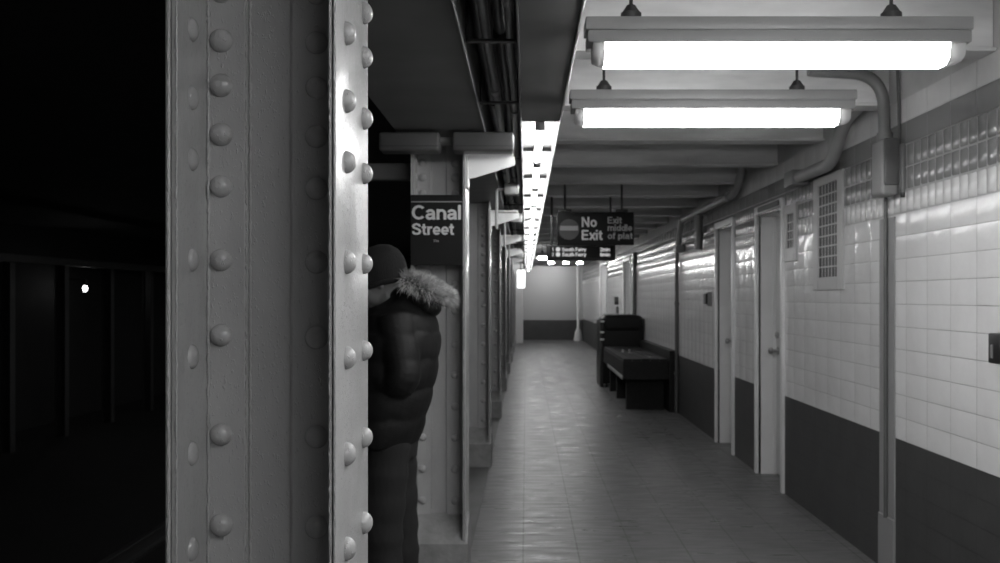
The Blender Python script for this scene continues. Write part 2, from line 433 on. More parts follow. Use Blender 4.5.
# ------------------------------------------------------------------ steel columns
XL, XR = -.607, -.319
RIV_F = [2.228, 2.142, 2.057, 1.970, 1.850, 1.742, 1.565, 1.395, 1.225, 1.057, .885, .715, .545, .375]
RIV_W = [2.225, 2.145, 2.060, 1.970, 1.888, 1.798, 1.703, 1.568, 1.430, 1.248, 1.082, .912, .742, .572, .402]
def make_column(y, label):
    t = thing('steel_column', label, 'column', (-.463, y+.17, 0), 'riveted steel columns along the platform edge')
    yw = y+.17
    w = MB(); w.box(XL+.02, XR-.02, yw-.006, yw+.006, .05, 2.343); w.build('web', M['paint'], t)
    for side in (-1, 1):
        f = MB()
        if side < 0: f.box(XL, XL+.009, y, y+.34, .02, 2.345, .0035, 3)
        else: f.box(XR-.006, XR, y, y+.34, .02, 2.345, .002, 2)
        smooth(f.build('flange', M['paint'], t), 35)
        for fb in (-1, 1):
            a = MB()
            yA, yB = (y+.002, yw-.005) if fb < 0 else (yw+.005, y+.338)
            th = .011; r = .010
            if side < 0:
                xi = XL+.030; leg = .098
                prof = [(XL+.017, yA), (xi, yA)] if fb < 0 else [(XL+.017, yB), (xi, yB)]
            # L profile drawn in plan, with a filleted inner corner
            xo, xi, xe = (XL+.011, XL+.020, -.5115) if side < 0 else (XR-.0075, XR-.0150, -.434)
            sgn = 1 if side < 0 else -1
            yo, yi, ye = (yB, yB-th, yA) if fb < 0 else (yA, yA+th, yB)
            d = -1 if fb < 0 else 1
            poly = [(xo, yo), (xe, yo), (xe, yi-d*.006), (xe-sgn*.006, yi)]
            for q in range(6):
                an = PI/2*q/5
                poly.append((xi+sgn*r*(1-math.sin(an)), yi+d*r*(1-math.cos(an))))
            poly += [(xi, ye-d*.004), (xi-sgn*.003, ye), (xo, ye)]
            a.prism(poly, 'z', .02, 2.343)
            smooth(a.build('angle', M['paint'], t), 35)
    def riv(c, n):
        hgt = .0175 if n[1] else (.0115 if c[0] < -.5 else .0185)
        r = MB(); r.dome(c, n, .0210*random.uniform(.96, 1.04), hgt, 22, 7)
        o = r.build('rivet', M['paint'], t); o.data['outer'] = n[0] == 1 and c[0] > -.5
    for z in RIV_W:
        riv((-.5590, yw-.016, z), (0, -1, 0)); riv((-.384, yw-.016, z-.004), (0, -1, 0))
    for z in RIV_F:
        riv((XL+.0195, y+.077, z), (1, 0, 0))
        riv((XR, y+.092, z-.003), (1, 0, 0)); riv((XR, y+.282, z), (1, 0, 0))
    # ragged beads of paint along the steel edges
    for bi, (bx, by) in enumerate(((-.5135, yw-.012), (-.5085, yw-.0065), (XL+.026, yw-.021), (XL+.0185, y+.003), (XL+.005, y+.001), (XR-.011, y+.001), (XR-.003, y+.0005), (-.431, yw-.008))):
        rb = random.Random(bi); P = []; Q = []; z = .36
        while z < 2.33:
            P.append((bx+rb.uniform(-.0007, .0007), by+rb.uniform(-.0007, .0007), z)); Q.append(rb.uniform(.0008, .0030)*(1.3 if bi < 3 else 1)); z += .006
        b = MB(); b.tube(P, Q, 6); b.build('paint_bead', M['paint'], t)
    # concrete footing that fills the foot of the column
    b = MB()
    b.prism([(y-.012, 0), (y-.012, .205), (yw-.004, .335), (yw+.004, .335), (y+.352, .205), (y+.352, 0)], 'x', XL-.012, XR+.012)
    o = b.build('footing', M['base'], t)
    return t
COLY = [1.68+3.57*i for i in range(9)]
names = ['nearest', 'second', 'third', 'fourth', 'fifth', 'sixth', 'seventh', 'eighth', 'ninth']
col_labels = ['large grey riveted steel column in the foreground, cropped by the frame',
  'grey riveted steel column that carries the station name sign, behind the person',
  'grey riveted steel column just past the one with the station name sign',
  'fourth riveted steel column from the camera, its foot showing past the third',
  'fifth riveted steel column from the camera along the platform edge',
  'sixth riveted steel column from the camera, a thin dark strip',
  'seventh riveted steel column from the camera, far down the row',
  'eighth riveted steel column from the camera, last but one of the row',
  'furthest riveted steel column of the row, close to the pale wall end']
col0 = make_column(COLY[0], col_labels[0])
for i in range(1, 9):
    c = copy_tree(col0); c.location.y += COLY[i]-COLY[0]; c['label'] = col_labels[i]
    for ch in list(c.children):      # the outer face is plain on these
        if ch.name.startswith('rivet') and ch.data['outer']: bpy.data.objects.remove(ch)

# brackets to the right of each column carry the conduits
bl = ['pale steel bracket under the rounded housing, on the column with the name sign', 'pale steel bracket on the third column from the camera',
      'pale steel bracket on the fourth column from the camera', 'pale steel bracket on the fifth column from the camera',
      'pale steel bracket on the sixth column from the camera', 'pale steel bracket on the seventh column from the camera',
      'pale steel bracket on the eighth column from the camera']
def make_bracket(y, label):
    t = thing('steel_bracket', label, 'bracket', (XR, y, 2.2), 'steel brackets on the platform columns')
    b = MB(); b.prism([(XR, 2.262), (-.080, 2.262), (-.060, 2.245), (-.060, 2.205), (-.11, 2.190), (-.27, 2.140), (XR, 2.130)], 'y', y+.10, y+.118)
    b.box(XR, -.07, y+.06, y+.16, 2.258, 2.270, .002)
    b.build('bracket_arm', M['frame'], t)
    b = MB(); b.box(XR, XR+.012, y+.05, y+.17, 2.08, 2.27, .003); b.build('mounting_plate', M['reflector'], t)
    return t
br0 = make_bracket(COLY[1], bl[0])
for i in range(2, 8):
    c = copy_tree(br0); c.location.y += COLY[i]-COLY[1]; c['label'] = bl[i-1]
# strut on the track side of the second column
b = MB(); b.box(-1.65, XL-.001, COLY[1]+.12, COLY[1]+.2, 2.13, 2.22, .01)
tag(b.build('cross_strut', M['box']), 'dark horizontal strut on the track side of the name sign column', 'strut')

# rounded housings across the column head
t = thing('conduit_housing', 'pair of long grey rounded housings mounted across the top of the name sign column', 'housing', (-.4, 5.1, 2.27))
for x0, x1 in ((-.742, -.436), (-.372, -.062)):
    b = MB(); b.box(x0, x1, 5.03, 5.17, 2.236, 2.332, .015, 3); o = smooth(b.build('housing_body', M['box'], t))
    b = MB(); b.box(x0+.003, x1-.003, 5.026, 5.174, 2.2585, 2.2615, .001); b.build('seam', M['dark'], o)
b = MB(); b.cyl((-.45, 5.1, 2.295), (-.36, 5.1, 2.295), .021); smooth(b.build('connector', M['conduit'], t))

# station name sign
t = thing('station_sign', 'black station name sign reading Canal Street on the second column', 'sign', (-.47, 5.235, 1.85))
b = MB(); b.box(-.604, -.330, 5.225, 5.24, 1.667, 2.034, .002); b.build('sign_plate', M['sign'], t)
b = MB(); b.box(-.600, -.334, 5.221, 5.2255, 1.995, 2.000); b.build('white_stripe', M['letter_dim'], t)
text_mesh('lettering', 'Canal', .076, M['letter'], t, (-.597, 5.223, 1.904), width=.262)
text_mesh('lettering', 'Street', .062, M['letter'], t, (-.597, 5.223, 1.824), width=.224)
text_mesh('small_lettering', 'TN', .012, M['letter_dim'], t, (-.485, 5.224, 1.787), width=.03)
# small mounting plate that links sign to column flanges
b = MB(); b.box(-.585, -.35, 5.24, 5.252, 1.75, 1.80); b.build('mounting_strap', M['dark'], t)

# ------------------------------------------------------------------ fluorescent fixtures across the passage
def make_fixture(y, label):
    t = thing('fluorescent_fixture', label, 'ceiling light', (.80, y, 2.38), 'fluorescent fixtures hung across the passage')
    b = MB(); b.box(.188, 1.410, y-.045, y+.075, 2.342, 2.384, .004); smooth(b.build('housing', M['housing'], t), 30)
    b = MB(); b.box(.194, 1.400, y-.055, y+.085, 2.300, 2.338, .005); b.box(.20, 1.395, y-.04, y+.07, 2.334, 2.346)
    smooth(b.build('reflector_tray', M['housing'], t), 30)
    b = MB(); b.prism([(y-.048, 2.302), (y-.040, 2.256), (y-.015, 2.238), (y+.045, 2.238), (y+.070, 2.256), (y+.078, 2.302)], 'x', .248, 1.335)
    b.build('diffuser', M['diffuser'], t)
    for x0, x1, x2 in ((.248, .212, .235), (1.335, 1.385, 1.35)):
        b = MB()
        r1 = [(x0, y-.048, 2.302), (x0, y-.040, 2.256), (x0, y-.015, 2.238), (x0, y+.045, 2.238), (x0, y+.070, 2.256), (x0, y+.078, 2.302)]
        r2 = [(x1, y-.046, 2.302), (x1, y-.036, 2.262), (x1, y-.010, 2.250), (x1, y+.040, 2.250), (x1, y+.066, 2.262), (x1, y+.076, 2.302)]
        b.loft([r1, r2]); b.build('end_cap', M['cap'], t)
    for x in (.335, 1.165):
        b = MB(); b.cyl((x, y, 2.384), (x, y, 2.405), .033, 14); b.cyl((x, y, 2.405), (x, y, 2.43), .030, 14, .014)
        b.cyl((x, y, 2.43), (x, y, Z_CEIL), .006, 8); smooth(b.build('hanger', M['dark'], t))
    return t
fx0 = make_fixture(3.19, 'nearest and larger-looking of the two long white ceiling lights, at the top of the frame')
c = copy_tree(fx0); c.location.y = 4.30; c['label'] = 'second long white ceiling light, just below and behind the nearest one'
for i, y in enumerate((1.9, .6, -.7)):
    c = copy_tree(fx0); c.location.y = y; c['label'] = 'long white ceiling light behind the camera, out of the frame'
c = copy_tree(fx0); c.location.y = 20.5; c.location.z += .03; c['label'] = 'distant long ceiling light almost hidden behind the train arrival board'
c = copy_tree(fx0); c.location.y = 33.95; c.location.z += .33; c['label'] = 'unseen ceiling light added behind the last beam to brighten the far wall'  # added lamp, hidden above the beams, brightens the end wall
# far round lamps under the last beams
for i, (x, lab) in enumerate(((.66, 'leftmost of three small far ceiling lamps just below the train board'),
                              (1.04, 'middle of three small far ceiling lamps just below the train board'),
                              (1.41, 'rightmost of three small far ceiling lamps just below the train board'))):
    t = thing('ceiling_lamp', lab, 'lamp', (x, 26.2, 2.4), 'small lamps at the far end of the passage')
    b = MB(); b.box(x-.07, x+.07, 26.15, 26.25, 2.37, 2.42, .01); b.build('lamp_glass', M['farlamp'], t)
    b = MB(); b.cyl((x, 26.2, 2.42), (x, 26.2, 2.54), .012, 8); b.build('stem', M['dark'], t)

# ------------------------------------------------------------------ row of bare tubes in the trough
TX0, TX1, TZ = -.022, .162, 2.352
t = thing('trough_cover', 'dark closed metal trough above the passage in front of the lit tube row', 'trough', (.07, 1, 2.36))
b = MB(); b.box(TX0, TX1, -1.2, 4.86, 2.352, 2.50, .003); b.build('cover_body', M['trough'], t)
b = MB(); b.box(TX1, TX1+.008, -1.2, 4.86, 2.340, 2.505, .002); b.build('lit_lip', M['reflector'], t)  # pale enamel paints in the light this lip catches
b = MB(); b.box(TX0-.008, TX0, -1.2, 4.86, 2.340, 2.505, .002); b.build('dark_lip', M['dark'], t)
b = MB(); b.box(.03, .11, 3.9, 3.95, Z_CEIL-.4, Z_CEIL); b.build('hanger', M['dark'], t)
def make_tube(y, label):
    t = thing('tube_light', label, 'tube light', (.07, y+.71, 2.42), 'bare tube lights in a row over the platform')
    b = MB(); L = 1.425
    b.box(TX0, TX1, y, y+L, 2.44, 2.50)
    b.box(TX0, TX0+.003, y, y+L, 2.37, 2.44); b.box(TX1-.003, TX1, y, y+L, 2.37, 2.44)
    b.build('reflector_pan', M['pan'], t)
    for x in (TX0-.006, TX1):
        b = MB(); b.box(x, x+.006, y, y+L, 2.345, 2.505, .0015); b.build('lip', M['housing'], t)
    b = MB(); b.cyl((.07, y+.12, 2.352), (.07, y+L-.10, 2.352), .019, 12); smooth(b.build('lamp_tube', M['tube'], t))
    for ys in (y+.06, y+L-.10):
        b = MB(); b.box(.046, .094, ys, ys+.035, 2.325, 2.44, .008); smooth(b.build('socket', M['box'], t))
    b = MB(); b.box(TX0-.003, TX1+.003, y, y+.014, 2.422, 2.45); b.build('divider', M['dark'], t)
    b = MB(); b.cyl((.07, y+.7, 2.5), (.07, y+.7, Z_CEIL), .01, 8); b.build('hanger', M['dark'], t)
    return t
tb0 = make_tube(4.882, 'nearest bare tube light of the long row over the platform')
ordw = ['second', 'third', 'fourth', 'fifth', 'sixth', 'seventh', 'eighth', 'ninth', 'tenth', 'eleventh', 'twelfth', 'thirteenth',
        'fourteenth', 'fifteenth', 'sixteenth', 'seventeenth', 'eighteenth', 'nineteenth']
for i in range(1, 19):
    c = copy_tree(tb0); c.location.y += i*1.44
    c['label'] = ('%s bare tube light from the camera in the long row' % ordw[i-1]) if i < 18 else 'furthest bare tube light at the end of the long row'

for i in range(1):
    c = copy_tree(tb0); c.location.y += -7.60-1.44*i; c['label'] = 'bare tube light behind the camera, out of the frame'

# ------------------------------------------------------------------ conduit bundle beside the trough
specs = [('thin pale conduit running closest to the lit trough', -.058, 2.43, .013, 'pipe'),
         ('dark conduit second from the lit trough in the overhead bundle', -.098, 2.50, .021, 'darkpipe'),
         ('grey conduit third from the lit trough in the overhead bundle', -.138, 2.425, .017, 'conduit'),
         ('thick dark conduit in the overhead bundle beside the girder', -.168, 2.505, .023, 'darkpipe')]
for j, (lab, x, z, r, mk) in enumerate(specs):
    t = thing('overhead_conduit', lab, 'conduit', (x, 0, z), 'conduits bundled above the column line')
    pts = [(x, Y0, z)]
    y = 0.0
    while y < 31.5:
        pts.append((x+random.uniform(-.007, .007), y, z+random.uniform(-.010, .010))); y += .75
    pts.append((x, 32.3, z))
    b = MB(); b.tube(pts, r, 10); smooth(b.build('pipe_run', M[mk], t))
    y = 1.2+j*.37
    while y < 31.5:
        b = MB(); b.cyl((x, y, z), (x, y+.07, z), r*1.3, 12)
        smooth(b.build('coupling', M['pipe' if j % 2 == 0 else 'dark'], t)); y += 1.9+.3*j
def clamp(y, lab):
    t = thing('conduit_clamp', lab, 'clamp', (-.12, y, 2.5), 'clamps that hold the overhead conduits')
    b = MB(); b.box(-.2045, -.036, y, y+.03, 2.382, 2.392, .002); b.build('clamp_bar', M['dark'], t)
    for x in (-.2045, -.036):
        b = MB(); b.cyl((x, y+.015, 2.38), (x, y+.015, 2.57), .006, 8); b.build('threaded_rod', M['dark'], t)
for i, (y, lab) in enumerate(((3.45, 'clamp bar under the nearest stretch of the overhead conduits'), (4.55, 'clamp bar under the conduits just before the rounded housings'),
        (6.4, 'clamp bar under the conduits past the name sign column'), (9.6, 'clamp bar under the conduits past the third column'),
        (13.2, 'clamp bar under the conduits past the fourth column'), (17.0, 'clamp bar under the conduits past the fifth column'))):
    clamp(y, lab)
# junction boxes on the bundle
for i, (y, x, z, s, lab) in enumerate(((7.6, -.11, 2.325, .055, 'small grey junction box below the conduits past the name sign column'),
        (10.3, -.10, 2.32, .06, 'small junction box below the conduits past the third column'),
        (13.6, -.10, 2.31, .07, 'small junction box below the conduits near the fourth column'),
        (18.4, -.12, 2.28, .07, 'small junction box below the conduits near the lit notice'))):
    t = thing('junction_box', lab, 'junction box', (x, y, z), 'junction boxes on the overhead conduits')
    b = MB(); b.box(x-s, x+s, y, y+.15, z-s*.8, z+s*.8, .01); smooth(b.build('box_body', M['boxrim'], t))
    b = MB(); b.cyl((x, y+.07, z+s*.8), (x, y+.07, 2.40), .012, 8); smooth(b.build('conduit_stub', M['pipe'], t))
    b = MB(); b.tube(bend([(x-s, y+.07, z), (x-s-.06, y+.07, z), (x-s-.06, y+.07, z-.3)], .05), .012, 8); smooth(b.build('drop_conduit', M['pipe'], t))

# ------------------------------------------------------------------ hanging signs
t = thing('hanging_sign', 'black overhead sign reading No Exit, Exit middle of plat', 'sign', (.65, 9.5, 2.1))
y = 9.5; sx = lambda px: (px-CX)/F*y; sz = lambda py: HC+(CY-py)/F*y
b = MB(); b.box(sx(557), sx(634), y, y+.06, sz(245), sz(212), .006); smooth(b.build('sign_panel', M['sign'], t))
b = MB(); b.cyl((sx(569), y-.001, sz(229.5)), (sx(569), y-.006, sz(229.5)), .098, 32); o = smooth(b.build('no_entry_disc', M['disc'], t))
b = MB(); b.box(sx(560), sx(578), y-.010, y-.006, sz(230.5), sz(226)); b.build('white_bar', M['letter_dim'], o)
text_mesh('lettering', 'No', sz(217)-sz(227), M['letter'], t, (sx(581.5), y-.003, sz(227)), width=sx(597)-sx(581.5))
text_mesh('lettering', 'Exit', sz(230)-sz(240), M['letter'], t, (sx(581.5), y-.003, sz(240)), width=sx(603)-sx(581.5))
text_mesh('lettering', 'Exit', .062, M['letter_dim'], t, (sx(607.5), y-.003, sz(223.5)), width=sx(622)-sx(607.5))
text_mesh('lettering', 'middle', .062, M['letter_dim'], t, (sx(607.5), y-.003, sz(231)), width=sx(632.5)-sx(607.5))
text_mesh('lettering', 'of plat', .062, M['letter_dim'], t, (sx(607.5), y-.003, sz(239)), width=sx(633)-sx(607.5))
for px in (565, 622):
    b = MB(); b.box(sx(px)-.06, sx(px)+.06, y+.01, y+.05, sz(212), sz(209), .004); b.cyl((sx(px), y+.03, sz(210)), (sx(px), y+.03, Z_CEIL), .010, 8)
    smooth(b.build('hanger', M['dark'], t))
t = thing('train_board', 'small black train arrival board hanging below the No Exit sign', 'display', (.55, 10.3, 2.0))
y = 10.3
b = MB(); b.box(sx(547), sx(615.5), y, y+.14, sz(260.3), sz(245), .008); smooth(b.build('board_case', M['black'], t))
b = MB(); b.box(sx(550), sx(613), y-.004, y+.002, sz(258), sz(246.5)); b.build('display_panel', M['sign'], t)
for py, a, bb in ((251.3, '1', '2min'), (256.4, '2', '8min')):
    text_mesh('board_lettering', a, .038, M['screen'], t, (sx(552), y-.006, sz(py)), width=.018)
    text_mesh('board_lettering', 'South Ferry', .038, M['screen'], t, (sx(562), y-.006, sz(py)), width=sx(586)-sx(562))
    text_mesh('board_lettering', bb, .038, M['screen'], t, (sx(600), y-.006, sz(py)), width=sx(610)-sx(600))
    b = MB(); b.cyl((sx(558), y-.004, sz(py-1.9)), (sx(558), y-.007, sz(py-1.9)), .023, 20); b.build('route_disc', M['screen'], t)
for px in (552, 611):
    b = MB(); b.cyl((sx(px), y+.07, sz(246)), (sx(px), y+.07, Z_CEIL), .012, 8); smooth(b.build('hanger', M['dark'], t))
# lit notice
t = thing('lit_notice', 'small bright upright notice lamp hanging at the end of the tube row', 'sign', (-.12, 20.5, 1.9))
y = 20.5
b = MB(); b.box(sx(517.2), sx(525), y, y+.05, sz(288), sz(270), .006); b.build('lit_face', M['litsign'], t)
b = MB()
for q in (274.5, 277.5, 281): b.box(sx(521.3), sx(523.4), y-.004, y, sz(q+.6), sz(q-.6))
b.build('notice_marks', M['dark'], t)
b = MB(); b.cyl((sx(521), y+.025, sz(270)), (sx(521), y+.025, 2.37), .012, 8); b.box(sx(521)-.03, sx(521)+.06, y+.01, y+.04, 2.36, 2.375); b.build('hanger', M['dark'], t)

# ------------------------------------------------------------------ wall equipment
def vent(yn, yf, z0, z1, gy, gz, bars_y, bars_z, lab, flap=False):
    t = thing('wall_vent', lab, 'vent', (XW, (yn+yf)/2, (z0+z1)/2), 'louvred vents in the tiled wall')
    b = MB(); x = XW-.014; a, c, d, e = yn+gy, yf-gy, z0+gz, z1-gz*.7
    b.box(x, XW+.004, yn, a, z0, z1, .003); b.box(x, XW+.004, c, yf, z0, z1, .003)
    b.box(x, XW+.004, a, c, z0, d, .003); b.box(x, XW+.004, a, c, e, z1, .003)
    b.build('vent_frame', M['vent'], t)
    b = MB(); b.box(XW-.003, XW-.001, a, c, d, e); b.build('dark_opening', M['black'], t)
    b = MB()
    for i in range(1, bars_z): zz = d+(e-d)*i/bars_z; b.box(XW-.006, XW-.002, a, c, zz-.0045, zz+.0045)
    for i in range(1, bars_y): yy = a+(c-a)*i/bars_y; b.box(XW-.0055, XW-.002, yy-.004, yy+.004, d, e)
    b.build('grille', M['vent'], t)
vent(6.20, 6.83, 1.545, 2.300, .11, .085, 6, 9, 'large grey louvred vent high on the tiled wall near the box')
vent(7.27, 7.60, 1.765, 2.190, .07, .10, 3, 4, 'narrow grey vent on the wall right beside the nearer door')
# raceway strip and its box with the elbow conduit
t = thing('wall_raceway', 'tall grey strip with a thin conduit running down the tiled wall', 'raceway', (XW, 5.48, 0))
b = MB(); b.box(XW-.008, XW+.002, 5.34, 5.565, .305, 1.93, .002); b.build('cover_strip', M['housing'], t)
b = MB(); b.box(XW-.016, XW+.002, 5.34, 5.565, 0, .305, .003); b.build('lower_cover', M['boxrim'], t)
b = MB(); b.cyl((XW-.018, 5.44, .30), (XW-.018, 5.44, 2.04), .011, 12); smooth(b.build('conduit', M['box'], t))
t = thing('wall_box', 'dark rounded electrical box with a pale rim high on the tiled wall', 'electrical box', (XW, 5.3, 2.18))
b = MB(); b.box(1.862, 1.955, 5.235, 5.40, 2.035, 2.335, .022, 4); smooth(b.build('box_rim', M['boxrim'], t))
b = MB(); b.box(1.873, 1.950, 5.222, 5.25, 2.085, 2.332, .010, 3); smooth(b.build('box_cover', M['box'], t))
b = MB(); b.box(1.955, XW, 5.20, 5.42, 2.045, 2.30, .004); b.build('back_plate', M['conduit'], t)
b = MB(); b.cyl((1.965, 5.215, 2.02), (1.965, 5.215, 2.06), .012, 8); b.build('cable_gland', M['dark'], t)
b = MB(); b.tube(bend([(1.905, 5.31, 2.325), (1.895, 5.31, 2.68), (1.55, 5.31, 2.70)], .22, 12)+[(1.5, 5.31, 2.705)], .032, 14)
b.cyl((1.905, 5.31, 2.325), (1.905, 5.31, 2.37), .042, 14)
tag(smooth(b.build('elbow_conduit', M['conduit'])), 'thick grey conduit curving from the ceiling into the rounded wall box', 'conduit')
b = MB(); b.tube([(1.958, 5.235, 2.07), (1.958, 5.25, 2.5), (1.955, 5.28, 2.9)], .009, 8)
tag(smooth(b.build('wall_cable', M['box'])), 'thin cable running up the wall beside the rounded box', 'cable')
# thick drain pipe with an elbow
t = thing('drain_pipe', 'thick grey pipe bending down from the ceiling above the large vent', 'pipe', (1.9, 6.3, 2.4))
pp = bend([(1.66, 5.52, 2.62), (1.90, 5.62, 2.60), (1.91, 6.02, 2.555), (1.905, 6.22, 2.33), (1.90, 7.15, 2.335)], .22, 10)
b = MB(); b.tube(pp, .040, 16); smooth(b.build('pipe_run', M['pipe'], t))
b = MB(); b.box(1.848, 1.968, 6.95, 7.17, 2.283, 2.387, .008); smooth(b.build('pipe_end_box', M['boxrim'], t))
b = MB(); b.cyl((1.72, 5.545, 2.615), (1.80, 5.578, 2.61), .050, 16); smooth(b.build('pipe_collar', M['boxrim'], t))
# long conduit further on
t = thing('wall_pipe', 'long grey pipe running along the top of the tiled wall beyond the doors', 'pipe', (1.9, 10, 2.5))
pp = bend([(1.80, 8.45, 2.72), (1.90, 8.75, 2.67), (1.91, 9.1, 2.44), (1.90, 12.3, 2.44), (1.90, 12.5, 2.12)], .25, 8)
b = MB(); b.tube(pp, .034, 14); smooth(b.build('pipe_run', M['pipe'], t))
for yy in (9.35, 12.1):
    b = MB(); b.cyl((1.90, yy, 2.44), (1.90, yy+.15, 2.44), .045, 14); smooth(b.build('pipe_collar', M['boxrim'], t))
b = MB(); b.box(1.86, 1.968, 12.4, 12.6, 2.06, 2.14, .006); smooth(b.build('pipe_end_box', M['boxrim'], t))
t = thing('wall_cylinder', 'upright grey cylinder fixed high on the wall below the long pipe', 'canister', (1.9, 11.0, 2.2))
b = MB(); b.cyl((1.90, 11.0, 2.02), (1.90, 11.0, 2.40), .046, 18); smooth(b.build('canister_body', M['conduit'], t))
b = MB(); b.box(1.93, XW, 10.95, 11.05, 2.2, 2.26); b.build('bracket', M['conduit'], t)
# vertical pipes on the wall
for (y, r, z0, lab) in ((12.9, .025, .0, 'thin vertical conduit on the tiled wall at the near end of the bench'),
                        (17.9, .035, .0, 'dark vertical pipe on the wall behind the bin')):
    b = MB(); b.tube([(XW-.03, y, z0), (XW-.03, y, 1.2), (XW-.03, y, 2.3)], r, 10)
    for zz in (.5, 1.4, 2.1): b.box(XW-.03-r-.006, XW, y-.03, y+.03, zz, zz+.03)
    tag(smooth(b.build('vertical_conduit', M['box'])), lab, 'conduit', None)
# card reader box, alarm box
t = thing('card_reader', 'small dark box with a pale side on the wall before the second door', 'wall box', (XW, 10.8, 1.47))
b = MB(); b.box(1.925, XW, 10.62, 10.72, 1.405, 1.555, .004); b.build('reader_body', M['boxrim'], t)
b = MB(); b.box(1.905, 1.928, 10.60, 10.74, 1.425, 1.54, .006); b.build('reader_face', M['black'], t)
t = thing('alarm_box', 'black wall box with a pale slot at the right edge of the frame', 'wall box', (XW, 4.03, 1.28))
b = MB(); b.box(1.902, XW, 3.93, 4.12, 1.228, 1.352, .008, 3); smooth(b.build('box_body', M['black'], t))
b = MB(); b.box(1.899, 1.903, 4.072, 4.096, 1.25, 1.305, .0015); b.build('slot', M['conduit'], t)
t = thing('wall_phone', 'small dark round fitting on the wall above the far bin', 'wall fitting', (XW, 21.2, 1.4))
b = MB(); b.cyl((XW, 21.4, 1.42), (XW-.08, 21.4, 1.42), .085, 16); smooth(b.build('fitting_body', M['dark'], t))
b = MB(); b.box(XW-.05, XW, 21.3, 21.5, 1.15, 1.3, .01); b.build('lower_box', M['box'], t)
# standpipe by the end wall
b = MB(); b.cyl((1.79, 34.3, 0), (1.79, 34.3, .30), .16, 16, .11); b.tube([(1.79, 34.3, .30), (1.79, 34.3, .45), (1.79, 34.3, 2.6)], [.11, .05, .05], 14)
tag(smooth(b.build('standpipe', M['frame'])), 'pale vertical standpipe with a flared foot in the far corner', 'pipe')

# ------------------------------------------------------------------ bench and bin
t = thing('platform_bench', 'long dark wooden bench standing against the tiled wall', 'bench', (1.65, 14.7, 0))
b = MB()
for i in range(5):
    x0 = 1.275+i*.118; b.box(x0, x0+.108, 13.06, 16.3, .655, .690, .004)
b.build('seat', M['bench'], t)
b = MB(); b.box(1.265, 1.30, 13.05, 16.3, .445, .66, .004); b.box(1.29, 1.86, 13.05, 13.12, .42, .66, .004)
b.box(1.29, 1.86, 16.2, 16.28, .42, .66, .004); b.build('seat_apron', M['bench'], t)
b = MB(); b.box(1.252, 1.267, 13.05, 15.4, .425, .47, .003); b.build('pale_edge_strip', M['strip'], t)  # pale mottled strip along the lower front edge of the seat
b = MB(); b.box(1.865, 1.965, 13.0, 16.4, .0, .80, .005)
b.build('backrest', M['bench'], t)
for y in (13.35, 14.75, 15.9):
    b = MB(); b.box(1.34, 1.84, y, y+.12, 0, .44, .004); b.build('leg', M['bench'], t)
for x in (1.40, 1.50):
    b = MB(); b.cyl((x+.01, 14.6, .69), (x+.01, 14.6, .735), .02, 12, .012); smooth(b.build('seat_stud', M['metal'], t))
t = thing('trash_bin', 'large black rounded bin standing beyond the bench', 'bin', (1.55, 17.0, 0))
b = MB(); b.box(1.27, 1.945, 16.6, 17.5, .06, 1.02, .03, 3); smooth(b.build('bin_body', M['bin'], t))
b = MB(); b.box(1.265, 1.95, 16.58, 17.52, .90, 1.20, .10, 6); smooth(b.build('lid', M['bin'], t))
b = MB(); b.box(1.232, 1.29, 16.62, 17.45, 0, 1.12, .01); b.build('side_panel', M['black'], t)
b = MB()
for z in (1.08, .90, .78): b.box(1.225, 1.30, 16.60, 16.63, z, z+.03, .004)
b.build('latch', M['metal'], t)
for x in (1.34, 1.8):
    for y in (16.68, 17.4):
        b = MB(); b.cyl((x-.015, y, .05), (x+.015, y, .05), .05, 14); smooth(b.build('wheel', M['black'], t))
b = MB()
pts = [(0, 0), (.05, .012), (.075, .05), (.06, .08), (.02, .07)]
b.prism([(1.13+u, 12.45+v) for u, v in pts], 'z', .0, .012); b.prism([(1.145+u*.6, 12.46+v*.6) for u, v in pts], 'z', .012, .022)
tag(b.build('paper_scrap', M['paper']), 'small white scrap of paper on the floor before the bench', 'litter')

# ------------------------------------------------------------------ far side of the tracks
py = [(x0) for x0 in (7, 62, 108, 148)]
labs = ['leftmost faint steel post in the dark beyond the tracks', 'second faint steel post from the left beyond the tracks',
        'third faint steel post from the left beyond the tracks', 'faint steel post beyond the tracks nearest the foreground column']
for i, px in enumerate(py):
    y = 9.0/((CX-px)/F)
    t = thing('tunnel_post', labs[i], 'post', (-9.0, y, -1.2), 'steel posts beyond the tracks')
    b = MB(); b.box(-9.09, -8.91, y-.012, y+.012, -1.2, 2.2); b.build('post_web', M['post'], t)
    b = MB(); b.box(-9.10, -9.08, y-.09, y+.09, -1.2, 2.2, .003); b.box(-8.92, -8.90, y-.09, y+.09, -1.2, 2.2, .003); b.build('post_flange', M['post'], t)
b = MB(); b.box(-8.895, -8.80, 12, Y1, 2.10, 2.24, .01)
tag(b.build('tunnel_beam', M['post']), 'faint horizontal beam over the posts beyond the tracks', 'beam')
yl = 9.6/((CX-85)/F)
t = thing('tunnel_lamp', 'single small bright lamp in the dark beyond the tracks', 'lamp', (-9.6, yl, 1.7))
zl = HC+(CY-288.5)/F*yl
b = MB(); b.ball((-9.6, yl, zl), .05, .05, .065, 14, 10); b.build('bulb', M['lamp'], t)
b = MB(); b.cyl((-9.6, yl, zl+.07), (-9.6, yl, zl+.2), .05, 12); b.box(-10.2, -9.6, yl-.02, yl+.02, zl+.18, zl+.22); smooth(b.build('lamp_holder', M['post'], t))
